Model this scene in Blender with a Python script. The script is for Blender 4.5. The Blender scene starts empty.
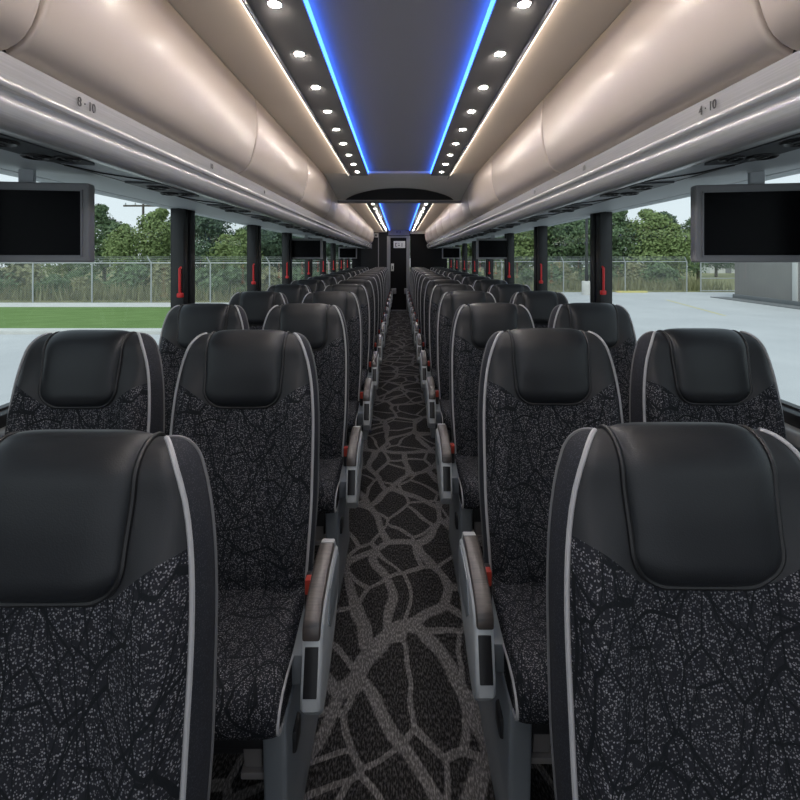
import bpy, bmesh, math, random
from mathutils import Vector, Matrix, noise
random.seed(7)
sc = bpy.context.scene
COL = sc.collection
PI = math.pi
CAM_Z = 1.36
GZ = -1.34                      # the ground outside lies well below the coach floor

# ------------------------------------------------------------------ materials
def mat(name, color=(.5, .5, .5), rough=.5, metal=0., emit=None, estr=1., spec=.5, coat=0.):
    m = bpy.data.materials.new(name); m.use_nodes = True
    b = m.node_tree.nodes['Principled BSDF']
    b.inputs['Base Color'].default_value = (*color, 1)
    b.inputs['Roughness'].default_value = rough
    b.inputs['Metallic'].default_value = metal
    b.inputs['Specular IOR Level'].default_value = spec
    b.inputs['Coat Weight'].default_value = coat
    b.inputs['Coat Roughness'].default_value = .15
    if emit:
        b.inputs['Emission Color'].default_value = (*emit, 1)
        b.inputs['Emission Strength'].default_value = estr
    return m

class NT:
    def __init__(s, m):
        s.t = m.node_tree; s.b = s.t.nodes['Principled BSDF']
    def n(s, typ, **kw):
        nd = s.t.nodes.new(typ)
        for k, v in kw.items(): setattr(nd, k, v)
        return nd
    def l(s, a, b): s.t.links.new(a, b)
    def coord(s, scale=(1, 1, 1), rot=(0, 0, 0)):
        tc = s.n('ShaderNodeTexCoord'); mp = s.n('ShaderNodeMapping')
        mp.inputs['Scale'].default_value = scale; mp.inputs['Rotation'].default_value = rot
        s.l(tc.outputs['Object'], mp.inputs['Vector']); return mp.outputs['Vector']
    def noise(s, vec, scale, detail=2., rough=.5):
        x = s.n('ShaderNodeTexNoise'); x.inputs['Scale'].default_value = scale
        x.inputs['Detail'].default_value = detail; x.inputs['Roughness'].default_value = rough
        if vec is not None: s.l(vec, x.inputs['Vector'])
        return x
    def vor(s, vec, scale, feature='F1', dims='3D'):
        x = s.n('ShaderNodeTexVoronoi', feature=feature, voronoi_dimensions=dims)
        x.inputs['Scale'].default_value = scale; s.l(vec, x.inputs['Vector']); return x
    def math(s, op, a, b=None):
        x = s.n('ShaderNodeMath', operation=op)
        for i, v in enumerate((a, b)):
            if v is None: continue
            if isinstance(v, (int, float)): x.inputs[i].default_value = v
            else: s.l(v, x.inputs[i])
        return x.outputs[0]
    def ramp(s, fac, stops):
        x = s.n('ShaderNodeValToRGB'); e = x.color_ramp.elements
        while len(e) < len(stops): e.new(.5)
        for i, (p, c) in enumerate(stops):
            e[i].position = p; e[i].color = (*c, 1) if len(c) == 3 else c
        s.l(fac, x.inputs['Fac']); return x.outputs['Color']
    def mix(s, fac, a, b, blend='MIX'):
        x = s.n('ShaderNodeMix', data_type='RGBA', blend_type=blend)
        for sock, v in ((x.inputs[0], fac), (x.inputs[6], a), (x.inputs[7], b)):
            if isinstance(v, (int, float)): sock.default_value = v
            elif isinstance(v, tuple): sock.default_value = (*v, 1)
            else: s.l(v, sock)
        return x.outputs[2]
    def bump(s, h, strength=.3, dist=.002):
        x = s.n('ShaderNodeBump'); x.inputs['Strength'].default_value = strength
        x.inputs['Distance'].default_value = dist
        s.l(h, x.inputs['Height']); s.l(x.outputs['Normal'], s.b.inputs['Normal'])
    def distort(s, vec, scale, amt):
        nz = s.noise(vec, scale, 2.)
        sub = s.n('ShaderNodeVectorMath', operation='SUBTRACT'); sub.inputs[1].default_value = (.5, .5, .5)
        s.l(nz.outputs['Color'], sub.inputs[0])
        sca = s.n('ShaderNodeVectorMath', operation='SCALE'); sca.inputs['Scale'].default_value = amt
        s.l(sub.outputs[0], sca.inputs[0])
        add = s.n('ShaderNodeVectorMath', operation='ADD'); s.l(vec, add.inputs[0]); s.l(sca.outputs[0], add.inputs[1])
        return add.outputs[0]

M = {}
def leather(name, col, rough):
    m = mat(name, col, rough, spec=.38); t = NT(m); v = t.coord()
    n = t.vor(v, 420); t.bump(n.outputs['Distance'], .12, .001)
    n2 = t.noise(v, 14, 3)
    r = t.n('ShaderNodeMapRange'); r.inputs['To Min'].default_value = rough - .07; r.inputs['To Max'].default_value = rough + .09
    t.l(n2.outputs['Fac'], r.inputs['Value']); t.l(r.outputs[0], t.b.inputs['Roughness'])
    return m
M['leather'] = leather('black_leather', (.010, .0112, .0133), .38)
M['yoke'] = leather('grey_black_leather', (.014, .0148, .017), .48)

def fabric():
    m = mat('speckled_fabric', rough=.85, spec=.2); t = NT(m)
    tc = t.n('ShaderNodeTexCoord'); sp = t.n('ShaderNodeSeparateXYZ'); t.l(tc.outputs['Object'], sp.inputs[0])
    cb = t.n('ShaderNodeCombineXYZ'); t.l(sp.outputs['X'], cb.inputs['X']); t.l(t.math('SUBTRACT', sp.outputs['Z'], sp.outputs['Y']), cb.inputs['Y'])
    v = cb.outputs[0]
    vd = t.distort(v, 3.5, .05)
    veins = None
    for sc_, w, rot in ((11., .016, 0), (7., .011, 1), (16., .018, 2), (9., .013, 3.4)):
        mp = t.n('ShaderNodeMapping'); mp.inputs['Rotation'].default_value = (0, 0, rot * .55)
        mp.inputs['Location'].default_value = (rot * 3.1 + .7, rot * 1.7, 0); mp.inputs['Scale'].default_value = (1.25, .65, 1.)
        t.l(vd, mp.inputs['Vector'])
        d = t.vor(mp.outputs['Vector'], sc_, 'DISTANCE_TO_EDGE', '2D')
        k = t.math('LESS_THAN', d.outputs['Distance'], w)
        veins = k if veins is None else t.math('MAXIMUM', veins, k)
    s = t.vor(tc.outputs['Object'], 335.)
    dot = t.math('LESS_THAN', s.outputs['Distance'], .42)
    sep = t.n('ShaderNodeSeparateColor'); t.l(s.outputs['Color'], sep.inputs[0])
    on = t.math('GREATER_THAN', sep.outputs['Red'], .36)
    dot = t.math('MULTIPLY', dot, on)
    dot = t.math('MULTIPLY', dot, t.math('SUBTRACT', 1., veins))
    dot = t.math('MULTIPLY', dot, t.math('ADD', t.math('MULTIPLY', sep.outputs['Green'], .8), .2))
    base = t.mix(veins, (.0125, .0135, .0175), (.0055, .007, .009))
    t.l(t.mix(dot, base, (.215, .215, .23)), t.b.inputs['Base Color'])
    n = t.noise(tc.outputs['Object'], 500, 1); t.bump(n.outputs['Fac'], .4, .001)
    return m
M['fabric'] = fabric()
def side_fabric():
    m = mat('side_fabric', rough=.8, spec=.25); t = NT(m); v = t.coord()
    s = t.vor(v, 330.); d = t.math('LESS_THAN', s.outputs['Distance'], .30)
    t.l(t.mix(d, (.019, .0205, .026), (.045, .048, .06)), t.b.inputs['Base Color']); return m
M['side'] = side_fabric()
M['piping'] = mat('silver_piping', (.33, .33, .34), .45)
M['piping_dull'] = mat('dull_piping', (.12, .12, .125), .5)
M['seam'] = mat('black_seam', (.006, .006, .007), .5)
M['shell'] = mat('dark_shell', (.03, .031, .034), .5)
M['base_dark'] = mat('dark_frame', (.012, .0125, .014), .5)
M['arm_grey'] = mat('silver_grey_plastic', (.42, .44, .455), .38, .2)
M['leg_grey'] = mat('blue_grey_leg', (.19, .21, .228), .42, .2)
def armpad():
    m = mat('brown_black_pad', (.03, .025, .023), .32, spec=.6); t = NT(m); v = t.coord((1, 14, 3))
    n = t.noise(v, 20, 3); t.l(t.ramp(n.outputs['Fac'], [(.3, (.022, .018, .017)), (.75, (.055, .045, .040))]), t.b.inputs['Base Color']); return m
M['arm_pad'] = armpad()
M['black'] = mat('satin_black', (.008, .008, .009), .35)
M['red'] = mat('red_plastic', (.62, .02, .02), .4)
M['buckle_red'] = mat('orange_red_button', (.42, .045, .025), .45)
M['strap'] = mat('grey_strap', (.16, .15, .145), .6)

def carpet():
    m = mat('carpet', rough=.95, spec=.1); t = NT(m); v = t.coord()
    vd = t.distort(v, 2.3, .22)
    bands = None
    for sc_, w, rot in ((3.3, .072, 0), (4.8, .050, 1.0)):
        mp = t.n('ShaderNodeMapping'); mp.inputs['Rotation'].default_value = (0, 0, rot)
        mp.inputs['Location'].default_value = (rot * 5.3, rot * 2.2, 0); mp.inputs['Scale'].default_value = (1.15, .85, 1)
        t.l(vd, mp.inputs['Vector'])
        d = t.vor(mp.outputs['Vector'], sc_, 'DISTANCE_TO_EDGE', '2D')
        r = t.n('ShaderNodeMapRange'); r.inputs['From Min'].default_value = w * 1.12; r.inputs['From Max'].default_value = w * .80
        t.l(d.outputs['Distance'], r.inputs['Value'])
        bands = r.outputs[0] if bands is None else t.math('MAXIMUM', bands, r.outputs[0])
    pile = t.noise(t.coord((1, .35, 1)), 230, 2)
    pl = t.ramp(pile.outputs['Fac'], [(.45, (0, 0, 0)), (.70, (1, 1, 1))])
    dark = t.mix(pl, (.007, .0068, .007), (.062, .060, .060))
    light = t.mix(pl, (.060, .058, .058), (.19, .185, .182))
    t.l(t.mix(bands, dark, light), t.b.inputs['Base Color'])
    t.bump(pile.outputs['Fac'], .6, .003); return m
M['carpet'] = carpet()

def beige(name, col, rough, coat=0.):
    m = mat(name, col, rough, coat=coat); t = NT(m); v = t.coord()
    n = t.noise(v, 3.5, 2); t.l(t.mix(n.outputs['Fac'], tuple(c * .95 for c in col), tuple(min(1, c * 1.05) for c in col)), t.b.inputs['Base Color'])
    return m
M['bin'] = beige('bin_beige', (.47, .405, .350), .36, .08)
M['cove'] = beige('cove_beige', (.80, .715, .63), .6); M['arch'] = beige('arch_beige', (.82, .78, .73), .6)
M['ceiling'] = mat('ceiling_charcoal', (.46, .45, .445), .75)
M['lightpanel'] = mat('downlight_panel_charcoal', (.30, .29, .285), .5)
def brushed():
    m = mat('brushed_silver', (.40, .39, .385), .26, .40); t = NT(m); v = t.coord((40, .6, 40))
    n = t.noise(v, 9, 3)
    t.l(t.ramp(n.outputs['Fac'], [(.3, (.45, .445, .44)), (.7, (.53, .525, .52))]), t.b.inputs['Base Color']); return m
M['rail'] = brushed()
M['under'] = mat('underside_blue_grey', (.45, .475, .495), .5)
M['vent'] = mat('vent_panel_dark', (.035, .038, .043), .5)
M['tv'] = mat('monitor_bezel_grey', (.20, .20, .205), .45)
M['screen'] = mat('black_screen', (.003, .003, .004), .25, spec=.06)
M['led'] = mat('blue_led', (.1, .3, .9), .5, emit=(.042, .155, 1.), estr=6.5)
M['warm_led'] = mat('warm_led', (.9, .8, .7), .5, emit=(1., .86, .72), estr=4.8)
M['lamp'] = mat('lamp_lens', (1, 1, 1), .4, emit=(1., .925, .85), estr=440.)
M['ring'] = mat('lamp_ring', (.55, .55, .56), .3, .6)
M['wall'] = mat('wall_grey', (.22, .235, .25), .5)
M['ledge'] = mat('ledge_grey', (.36, .36, .36), .45, .2)
M['pillar'] = mat('pillar_black', (.006, .0063, .007), .45)
M['dark_wall'] = mat('rear_wall_black', (.0045, .0045, .005), .5, spec=.12)
M['grey_wall'] = mat('rear_wall_grey', (.012, .0125, .014), .5, spec=.2)
M['frame'] = mat('door_frame_grey', (.18, .18, .19), .45)
M['header'] = mat('header_violet_grey', (.30, .28, .32), .5)
M['sign'] = mat('sign_white', (.62, .62, .60), .5)
M['ink'] = mat('ink_black', (.012, .012, .012), .6)
M['ink_soft'] = mat('ink_grey', (.10, .10, .10), .6)
M['white'] = mat('white_plastic', (.6, .6, .58), .5)
M['roof'] = mat('roof_outer', (.5, .5, .5), .6)

def glass():
    m = bpy.data.materials.new('window_glass'); m.use_nodes = True; t = m.node_tree
    t.nodes.clear()
    o = t.nodes.new('ShaderNodeOutputMaterial'); mx = t.nodes.new('ShaderNodeMixShader')
    tr = t.nodes.new('ShaderNodeBsdfTransparent'); tr.inputs['Color'].default_value = (.92, .955, .945, 1)
    gl = t.nodes.new('ShaderNodeBsdfGlossy'); gl.inputs['Roughness'].default_value = .02
    gl.inputs['Color'].default_value = (.8, .9, .88, 1)
    lw = t.nodes.new('ShaderNodeLayerWeight'); lw.inputs['Blend'].default_value = .5     # same from both faces of the sheet
    pw = t.nodes.new('ShaderNodeMath'); pw.operation = 'POWER'; pw.inputs[1].default_value = 5.
    ma = t.nodes.new('ShaderNodeMath'); ma.operation = 'MULTIPLY_ADD'; ma.inputs[1].default_value = .55; ma.inputs[2].default_value = .02
    t.links.new(lw.outputs['Facing'], pw.inputs[0]); t.links.new(pw.outputs[0], ma.inputs[0])
    t.links.new(ma.outputs[0], mx.inputs['Fac']); t.links.new(tr.outputs[0], mx.inputs[1])
    t.links.new(gl.outputs[0], mx.inputs[2]); t.links.new(mx.outputs[0], o.inputs['Surface'])
    return m
M['glass'] = glass()

def netting():
    m = bpy.data.materials.new('chain_link'); m.use_nodes = True; t = NT(m)
    t.b.inputs['Base Color'].default_value = (.38, .40, .40, 1); t.b.inputs['Metallic'].default_value = .3
    mask = None
    for r in (PI / 4, -PI / 4):
        v = t.coord(rot=(0, r, 0)); w = t.n('ShaderNodeTexWave', wave_type='BANDS', bands_direction='X')
        w.inputs['Scale'].default_value = 3.2; t.l(v, w.inputs['Vector'])
        k = t.math('GREATER_THAN', w.outputs['Fac'], .982)
        mask = k if mask is None else t.math('MAXIMUM', mask, k)
    tr = t.n('ShaderNodeBsdfTransparent'); mx = t.n('ShaderNodeMixShader')
    t.l(mask, mx.inputs['Fac']); t.l(tr.outputs[0], mx.inputs[1]); t.l(t.b.outputs[0], mx.inputs[2])
    t.l(mx.outputs[0], t.t.nodes['Material Output'].inputs['Surface']); return m
M['net'] = netting()
M['galv'] = mat('galvanised', (.42, .44, .44), .5, .4)
def ground_mat(name, a, b, scale, rough=.9, stretch=(1, 1, 1)):
    m = mat(name, rough=rough, spec=.2); t = NT(m); v = t.coord(stretch)
    n = t.noise(v, scale, 5, .6); t.l(t.ramp(n.outputs['Fac'], [(.3, a), (.7, b)]), t.b.inputs['Base Color']); return m
M['concrete'] = ground_mat('concrete', (.44, .45, .46), (.52, .53, .535), .35)
M['apron'] = ground_mat('apron', (.17, .18, .185), (.21, .215, .22), 1.)
M['kerb'] = ground_mat('kerb', (.50, .50, .48), (.60, .60, .57), 2.)
M['yellow'] = mat('yellow_paint', (.62, .56, .22), .7)
M['lawn'] = ground_mat('lawn_green', (.10, .175, .045), (.16, .25, .08), 1.5, stretch=(.4, 1.4, 1))
M['field'] = ground_mat('field_dry', (.15, .17, .07), (.30, .28, .15), .9)
M['bark'] = mat('bark', (.09, .075, .06), .9)
def leaves(name, a, b):
    m = mat(name, rough=.7, spec=.2); t = NT(m)
    g = t.n('ShaderNodeNewGeometry')
    t.l(t.mix(g.outputs['Random Per Island'], a, b), t.b.inputs['Base Color'])
    t.b.inputs['Transmission Weight'].default_value = 0.
    return m
M['leaf_a'] = leaves('leaves_yellow_green', (.13, .19, .065), (.25, .32, .13))
M['leaf_b'] = leaves('leaves_mid_green', (.085, .14, .065), (.17, .24, .125))
M['leaf_c'] = leaves('leaves_dark_green', (.06, .10, .065), (.12, .175, .11))
M['leaf_d'] = leaves('leaves_olive', (.17, .18, .09), (.32, .32, .18))
M['steel_wall'] = None
def cladding():
    m = mat('cladding_grey', (.2, .2, .2), .5, .1); t = NT(m); v = t.coord()
    w = t.n('ShaderNodeTexWave', wave_type='BANDS', bands_direction='Y'); w.inputs['Scale'].default_value = 1.1
    t.l(v, w.inputs['Vector']); t.bump(w.outputs['Fac'], .15, .02)
    n = t.noise(v, .3, 2)
    t.l(t.ramp(n.outputs['Fac'], [(.3, (.225, .215, .205)), (.7, (.26, .25, .24))]), t.b.inputs['Base Color']); return m
M['cladding'] = cladding()

# ------------------------------------------------------------------ geometry helpers
def obj(name, bm, m, parent=None, smooth=40, recalc=True):
    if recalc: bmesh.ops.recalc_face_normals(bm, faces=bm.faces)
    me = bpy.data.meshes.new(name); bm.to_mesh(me); bm.free()
    if smooth:
        me.polygons.foreach_set('use_smooth', [True] * len(me.polygons))
        me.set_sharp_from_angle(angle=math.radians(smooth))
    me.materials.append(M[m] if isinstance(m, str) else m)
    o = bpy.data.objects.new(name, me); COL.objects.link(o)
    if parent is not None: o.parent = parent
    return o
def tag(o, label, cat, group=None, kind=None):
    o['label'] = label; o['category'] = cat
    if group: o['group'] = group
    if kind: o['kind'] = kind
    return o
def struct(o, label=None):
    o['kind'] = 'structure'
    if label: o['label'] = label
    return o
def thing(name, label, cat, loc=(0, 0, 0), group=None, rotz=0):
    o = bpy.data.objects.new(name, None); COL.objects.link(o); o.empty_display_size = .1
    o.location = loc; o.rotation_euler = (0, 0, rotz); return tag(o, label, cat, group)
def dup(root, label, loc=None, group=None):
    r = root.copy(); COL.objects.link(r)
    if loc is not None: r.location = loc
    r['label'] = label
    for ch in list(root.children):
        c = ch.copy(); COL.objects.link(c); c.parent = r
        for g in list(ch.children):
            d = g.copy(); COL.objects.link(d); d.parent = c
    return r

def box(bm, x0, x1, y0, y1, z0, z1, bev=0., seg=2):
    t = bmesh.new(); bmesh.ops.create_cube(t, size=1)
    for v in t.verts:
        v.co = Vector((x0 + (v.co.x + .5) * (x1 - x0), y0 + (v.co.y + .5) * (y1 - y0), z0 + (v.co.z + .5) * (z1 - z0)))
    if bev: bmesh.ops.bevel(t, geom=list(t.edges), offset=bev, segments=seg, affect='EDGES', profile=.5)
    merge(bm, t); return bm
def merge(bm, t):
    me = bpy.data.meshes.new('tmp'); t.to_mesh(me); t.free(); bm.from_mesh(me); bpy.data.meshes.remove(me)
def B(*a, **k): return box(bmesh.new(), *a, **k)
def tube(bm, pts, r, seg=8, caps=True, flat=None):
    pts = [Vector(p) for p in pts]; n = len(pts); rings = []
    up = None
    for i, p in enumerate(pts):
        d = (pts[min(i + 1, n - 1)] - pts[max(i - 1, 0)]).normalized()
        if up is None:
            up = Vector((0, 0, 1)) if abs(d.z) < .9 else Vector((1, 0, 0))
        a = up - d * up.dot(d); a.normalize(); b = d.cross(a); up = a
        rr = r[i] if isinstance(r, (list, tuple)) else r
        rings.append([bm.verts.new(p + a * (rr * math.cos(2 * PI * k / seg)) + b * (rr * math.sin(2 * PI * k / seg))) for k in range(seg)])
    for i in range(n - 1):
        for k in range(seg):
            bm.faces.new((rings[i][k], rings[i][(k + 1) % seg], rings[i + 1][(k + 1) % seg], rings[i + 1][k]))
    if caps: bm.faces.new(rings[0]); bm.faces.new(rings[-1])
    return bm
def grid(bm, rows, close_u=False):
    V = [[bm.verts.new(p) for p in r] for r in rows]
    for i in range(len(V) - 1):
        for j in range(len(V[0]) - 1):
            try: bm.faces.new((V[i][j], V[i][j + 1], V[i + 1][j + 1], V[i + 1][j]))
            except ValueError: pass
    return V
def prism_y(bm, prof, y0, y1):      # closed (x,z) outline extruded along y
    a = [bm.verts.new((x, y0, z)) for x, z in prof]; b = [bm.verts.new((x, y1, z)) for x, z in prof]
    n = len(prof)
    for i in range(n): bm.faces.new((a[i], a[(i + 1) % n], b[(i + 1) % n], b[i]))
    bm.faces.new(a); bm.faces.new(b); return bm
def prism_x(bm, prof, x0, x1, bev=0., seg=2):      # closed (y,z) outline extruded along x
    t = bmesh.new()
    a = [t.verts.new((x0, y, z)) for y, z in prof]; b = [t.verts.new((x1, y, z)) for y, z in prof]
    n = len(prof)
    for i in range(n): t.faces.new((a[i], a[(i + 1) % n], b[(i + 1) % n], b[i]))
    f1 = t.faces.new(a); f2 = t.faces.new(b)
    if bev:
        bmesh.ops.recalc_face_normals(t, faces=t.faces)
        es = [e for e in t.edges if f1 in e.link_faces or f2 in e.link_faces]
        bmesh.ops.bevel(t, geom=es, offset=bev, segments=seg, affect='EDGES', profile=.5)
    merge(bm, t); return bm
def lathe_z(bm, prof, seg=20, at=(0, 0, 0)):
    rings = []
    for r, z in prof:
        rings.append([bm.verts.new((at[0] + r * math.cos(2 * PI * k / seg), at[1] + r * math.sin(2 * PI * k / seg), at[2] + z)) for k in range(seg)])
    for i in range(len(prof) - 1):
        for k in range(seg):
            bm.faces.new((rings[i][k], rings[i][(k + 1) % seg], rings[i + 1][(k + 1) % seg], rings[i + 1][k]))
    bm.faces.new(rings[0]); bm.faces.new(rings[-1]); return bm
def sst(a, b, x):
    t = max(0., min(1., (x - a) / (b - a))); return t * t * (3 - 2 * t)
def mirror(bm, s):
    if s < 0:
        for v in bm.verts: v.co.x = -v.co.x
    return bm

# ------------------------------------------------------------------ the coach seat (faces -y, towards the front of the coach)
ZT, ZB, R0 = 1.131, .405, .045
def Wd(z):
    if z <= .80: return .190 + .012 * sst(ZB, .70, z)
    t = min(1., (z - .80) / (ZT - .80)); return .131 + .071 * math.sqrt(max(0., 1 - t ** 2.6))
def y0(z): return (z - ZT) * .11
def half(z):
    if z > ZT - R0: return R0 * math.sqrt(max(0., 1 - ((z - ZT + R0) / R0) ** 2))
    return R0 + .012 * sst(ZT - R0, .6, z)
def front(u, z):
    au = abs(u)
    b = .034 * sst(.40, .80, au) * (1 - sst(.84, 1.02, au)) * (1 - sst(.90, 1.075, z)) * min(1., half(z) / R0)
    lum = .012 * math.exp(-((z - .60) / .13) ** 2) * (1 - au ** 2)
    groove = -.004 * math.exp(-((z - .735) / .005) ** 2) * (1 - sst(.55, .62, au))
    rnd = -.010 * sst(.93, 1., au) * min(1., half(z) / R0)
    y = y0(z) - half(z) - (b + lum + groove + rnd)
    return Vector((u * Wd(z), y, z))
def back(u, z):
    return Vector((u * (Wd(z) + .003 * min(1., half(z) / R0)), y0(z) + half(z) - .012 * (u ** 4) * min(1., half(z) / R0), z))
def zrows(a, b, n):
    r = [a + (b - a) * i / n for i in range(n + 1)]
    return r
def crest_z(n=8): return [ZT - R0 + R0 * math.sin(PI / 2 * i / n) for i in range(n + 1)]
US = [-1 + 2 * i / 40 for i in range(41)]
def zb_edge(u):
    t = max(0., min(1., (abs(u) - .48) / .52)); return .935 + .060 * math.sin(PI / 2 * t)
def crest_pt(x, a):                 # over the crest: a = 0 front, 90 top, 180 back
    z = ZT - R0 + R0 * math.sin(a); return Vector((x, y0(z) - R0 * math.cos(a), z))

def make_seat(s, aisle):
    """s = +1: the aisle lies on the seat's +x side."""
    root = thing('coach_seat', '', 'seat')
    # fabric front
    bm = bmesh.new(); N = 60; rows = []
    for i in range(N + 1):
        rows.append([front(u, ZB + (zb_edge(u) - ZB) * i / N) for u in US])
    grid(bm, rows); obj('backrest', mirror(bm, s), 'fabric', root)
    # leather yoke over the shoulders and the crest
    bm = bmesh.new(); rows = []; N = 12
    for i in range(N): rows.append([front(u, zb_edge(u) + (ZT - R0 - zb_edge(u)) * i / N) for u in US])
    for z in crest_z(): rows.append([front(u, z) for u in US])
    for z in crest_z()[::-1][1:]: rows.append([back(u, z) for u in US])
    grid(bm, rows); bmesh.ops.remove_doubles(bm, verts=bm.verts, dist=1e-5)
    obj('leather_yoke', mirror(bm, s), 'yoke', root)
    # back shell
    bm = bmesh.new()
    grid(bm, [[back(u, z) for u in US] for z in zrows(ZB, ZT - R0, 10)])
    grid(bm, [[front(u, ZB) for u in US], [back(u, ZB) for u in US]])
    obj('back_shell', mirror(bm, s), 'shell', root)
    # side panels and their silver piping
    ZR = zrows(ZB, ZT - R0, 24) + crest_z()[1:]
    for e in (-1, 1):
        bm = bmesh.new(); rows = []
        for z in ZR:
            f, b = front(e, z), back(e, z); r = []
            for k in range(9):
                t = k / 8; p = f.lerp(b, t); p.x += e * .006 * math.sin(PI * t) * min(1., half(z) / R0); r.append(p)
            rows.append(r)
        grid(bm, rows); bmesh.ops.remove_doubles(bm, verts=bm.verts, dist=1e-5)
        obj('side_panel', mirror(bm, s), 'side', root)
        bm = bmesh.new()
        path = [front(e, z) + Vector((e * .002, -.001, 0)) for z in ZR]
        tube(bm, path, .0040, 7); obj('piping', mirror(bm, s), 'piping', root)
        bm = bmesh.new(); tube(bm, [back(e, z) + Vector((e * .001, 0, 0)) for z in ZR[::-1]], .0028, 6); obj('back_piping', mirror(bm, s), 'piping_dull', root)
    # headrest pad: a pillow that wraps over the crest
    HW, ZP, RC = .109, .930, .055
    Lf = ZT - R0 - ZP; Lt = Lf + R0 * math.radians(150)
    def path(x, L):
        if L <= Lf:
            z = ZP + L; u = x / Wd(z); p = front(u, z); return Vector((x, min(p.y, y0(z) - half(z)), z)), Vector((0, -1, .1)).normalized()
        a = (L - Lf) / R0; return crest_pt(x, a), Vector((0, -math.cos(a), math.sin(a)))
    def hw(L):
        if L < RC: return HW - RC + math.sqrt(max(0, RC * RC - (RC - L) ** 2)) + .0
        return HW + .004 * sst(RC, Lf, L)
    bm = bmesh.new(); rows = []; NV, NU = 34, 28
    for i in range(NV + 1):
        t = i / NV; L = Lt * (t ** 1.35 if t < .5 else t ** 1.35); w = hw(L); r = []
        for j in range(NU + 1):
            u = -1 + 2 * j / NU; u = math.sin(u * PI / 2)
            q = max(0., 1 - abs(u) ** 5) ** .5 * min(1., math.sqrt(max(0., 1 - (1 - min(1., L / .04)) ** 2)))
            q *= 1 - sst(Lt - .05, Lt, L)
            th = .027 - .011 * sst(Lf - .07, Lf + .07, L)
            p, nr = path(u * w, L); r.append(p + nr * (-.004 + th * q))
        rows.append(r)
    grid(bm, rows); obj('headrest_pad', mirror(bm, s), 'leather', root, smooth=70)
    bm = bmesh.new(); pts = []
    NL = 40
    for i in range(NL + 1):
        L = Lt * (1 - i / NL) ** 1.6; p, nr = path(-hw(L), L); pts.append(p + nr * .002)
    for i in range(1, NL + 1):
        L = Lt * (i / NL) ** 1.6; p, nr = path(hw(L), L); pts.append(p + nr * .002)
    tube(bm, pts, .0042, 7); obj('pad_seam', mirror(bm, s), 'seam', root)
    # cushion: outline in (y,z), crowned across
    prof = [(-.02, .30), (-.02, .40), (-.03, .447), (-.07, .452), (-.15, .452), (-.25, .458), (-.34, .468), (-.40, .474), (-.437, .470), (-.462, .452), (-.472, .430), (-.472, .408), (-.462, .392), (-.43, .384), (-.2, .35), (-.02, .30)]
    fine = []
    for i in range(len(prof) - 1):
        for k in range(4):
            t = k / 4; fine.append((prof[i][0] + (prof[i + 1][0] - prof[i][0]) * t, prof[i][1] + (prof[i + 1][1] - prof[i][1]) * t))
    fine.append(prof[-1]); bm = bmesh.new(); rows = []
    for j in range(29):
        u = math.sin((-1 + 2 * j / 28) * PI / 2); r = []
        k = math.sqrt(max(0, 1 - abs(u) ** 12)); cz = .40
        for (y, z) in fine:
            zz = cz + (z - cz) * (.72 + .28 * k) + (.016 * sst(.35, .85, abs(u)) * k if z > .43 else 0)
            yy = -.23 + (y + .23) * (.955 + .045 * k); r.append(Vector((u * .207, yy, zz)))
        rows.append(r)
    V = grid(bm, rows)
    bmesh.ops.remove_doubles(bm, verts=bm.verts, dist=1e-5)
    bmesh.ops.holes_fill(bm, edges=[e for e in bm.edges if e.is_boundary], sides=0)
    obj('seat_cushion', mirror(bm, s), 'fabric', root, smooth=60)
    bm = bmesh.new(); pts = []
    for (y, z) in fine[8:52]: pts.append((.207, -.23 + (y + .23) * .957, .40 + (z - .40) * .74))
    tube(bm, pts, .004, 7); obj('cushion_piping', mirror(bm, s), 'piping', root)
    # dark pan and carrier beams under the cushion
    bm = bmesh.new()
    box(bm, -.20, .20, -.405, .03, .305, .372, .012); box(bm, -.222, .222, -.36, -.31, .25, .30, .006); box(bm, -.222, .222, -.13, -.08, .25, .30, .006)
    obj('seat_pan', mirror(bm, s), 'base_dark', root)
    bm = bmesh.new()
    if aisle:
        prism_x(bm, [(-.425, .385), (-.405, .10), (-.395, .0), (.0, .0), (-.03, .10), (-.05, .30), (-.04, .385)], .163, .213, .010, 3)
        box(bm, .200, .245, -.34, -.12, .385, .455, .006)
        obj('leg', mirror(bm, s), 'leg_grey', root)
    else:
        prism_x(bm, [(-.36, .26), (-.33, .0), (-.10, .0), (-.08, .26)], -.03, .03, .008)
        obj('leg', mirror(bm, s), 'base_dark', root)
    if aisle:
        # under-seat foot strap
        bm = bmesh.new(); prism_x(bm, [(-.400, .385), (-.372, .235), (-.362, .235), (-.390, .385)], .110, .150, .002)
        box(bm, .105, .160, -.385, -.345, .222, .238, .004)
        obj('support_strap', mirror(bm, s), 'strap', root)
        # armrest: grey rounded shell, dark pad on top, dark button panel on its front end
        out = [(-.416, .400), (-.432, .418), (-.430, .45), (-.404, .545), (-.390, .572), (-.36, .587), (-.31, .598), (-.25, .604), (-.19, .602), (-.155, .588),
               (-.132, .550), (-.135, .500), (-.160, .455), (-.215, .418), (-.29, .390), (-.36, .374), (-.398, .378)]
        bm = bmesh.new(); prism_x(bm, out, .244, .288, .009, 3)
        arm = obj('armrest', mirror(bm, s), 'arm_grey', root)
        bm = bmesh.new()
        prism_x(bm, [(-.31, .585), (-.25, .592), (-.19, .590), (-.155, .560), (-.160, .515), (-.19, .490), (-.25, .483), (-.30, .487), (-.335, .52)], .286, .2905, .0015, 2)
        obj('hinge_cover', mirror(bm, s), 'leg_grey', arm)
        top = [(-.412, .548), (-.410, .568), (-.396, .588), (-.36, .604), (-.31, .616), (-.25, .622), (-.195, .620)]
        bot = [(-.195, .602), (-.25, .604), (-.31, .598), (-.36, .587), (-.390, .572), (-.402, .548)]
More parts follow.
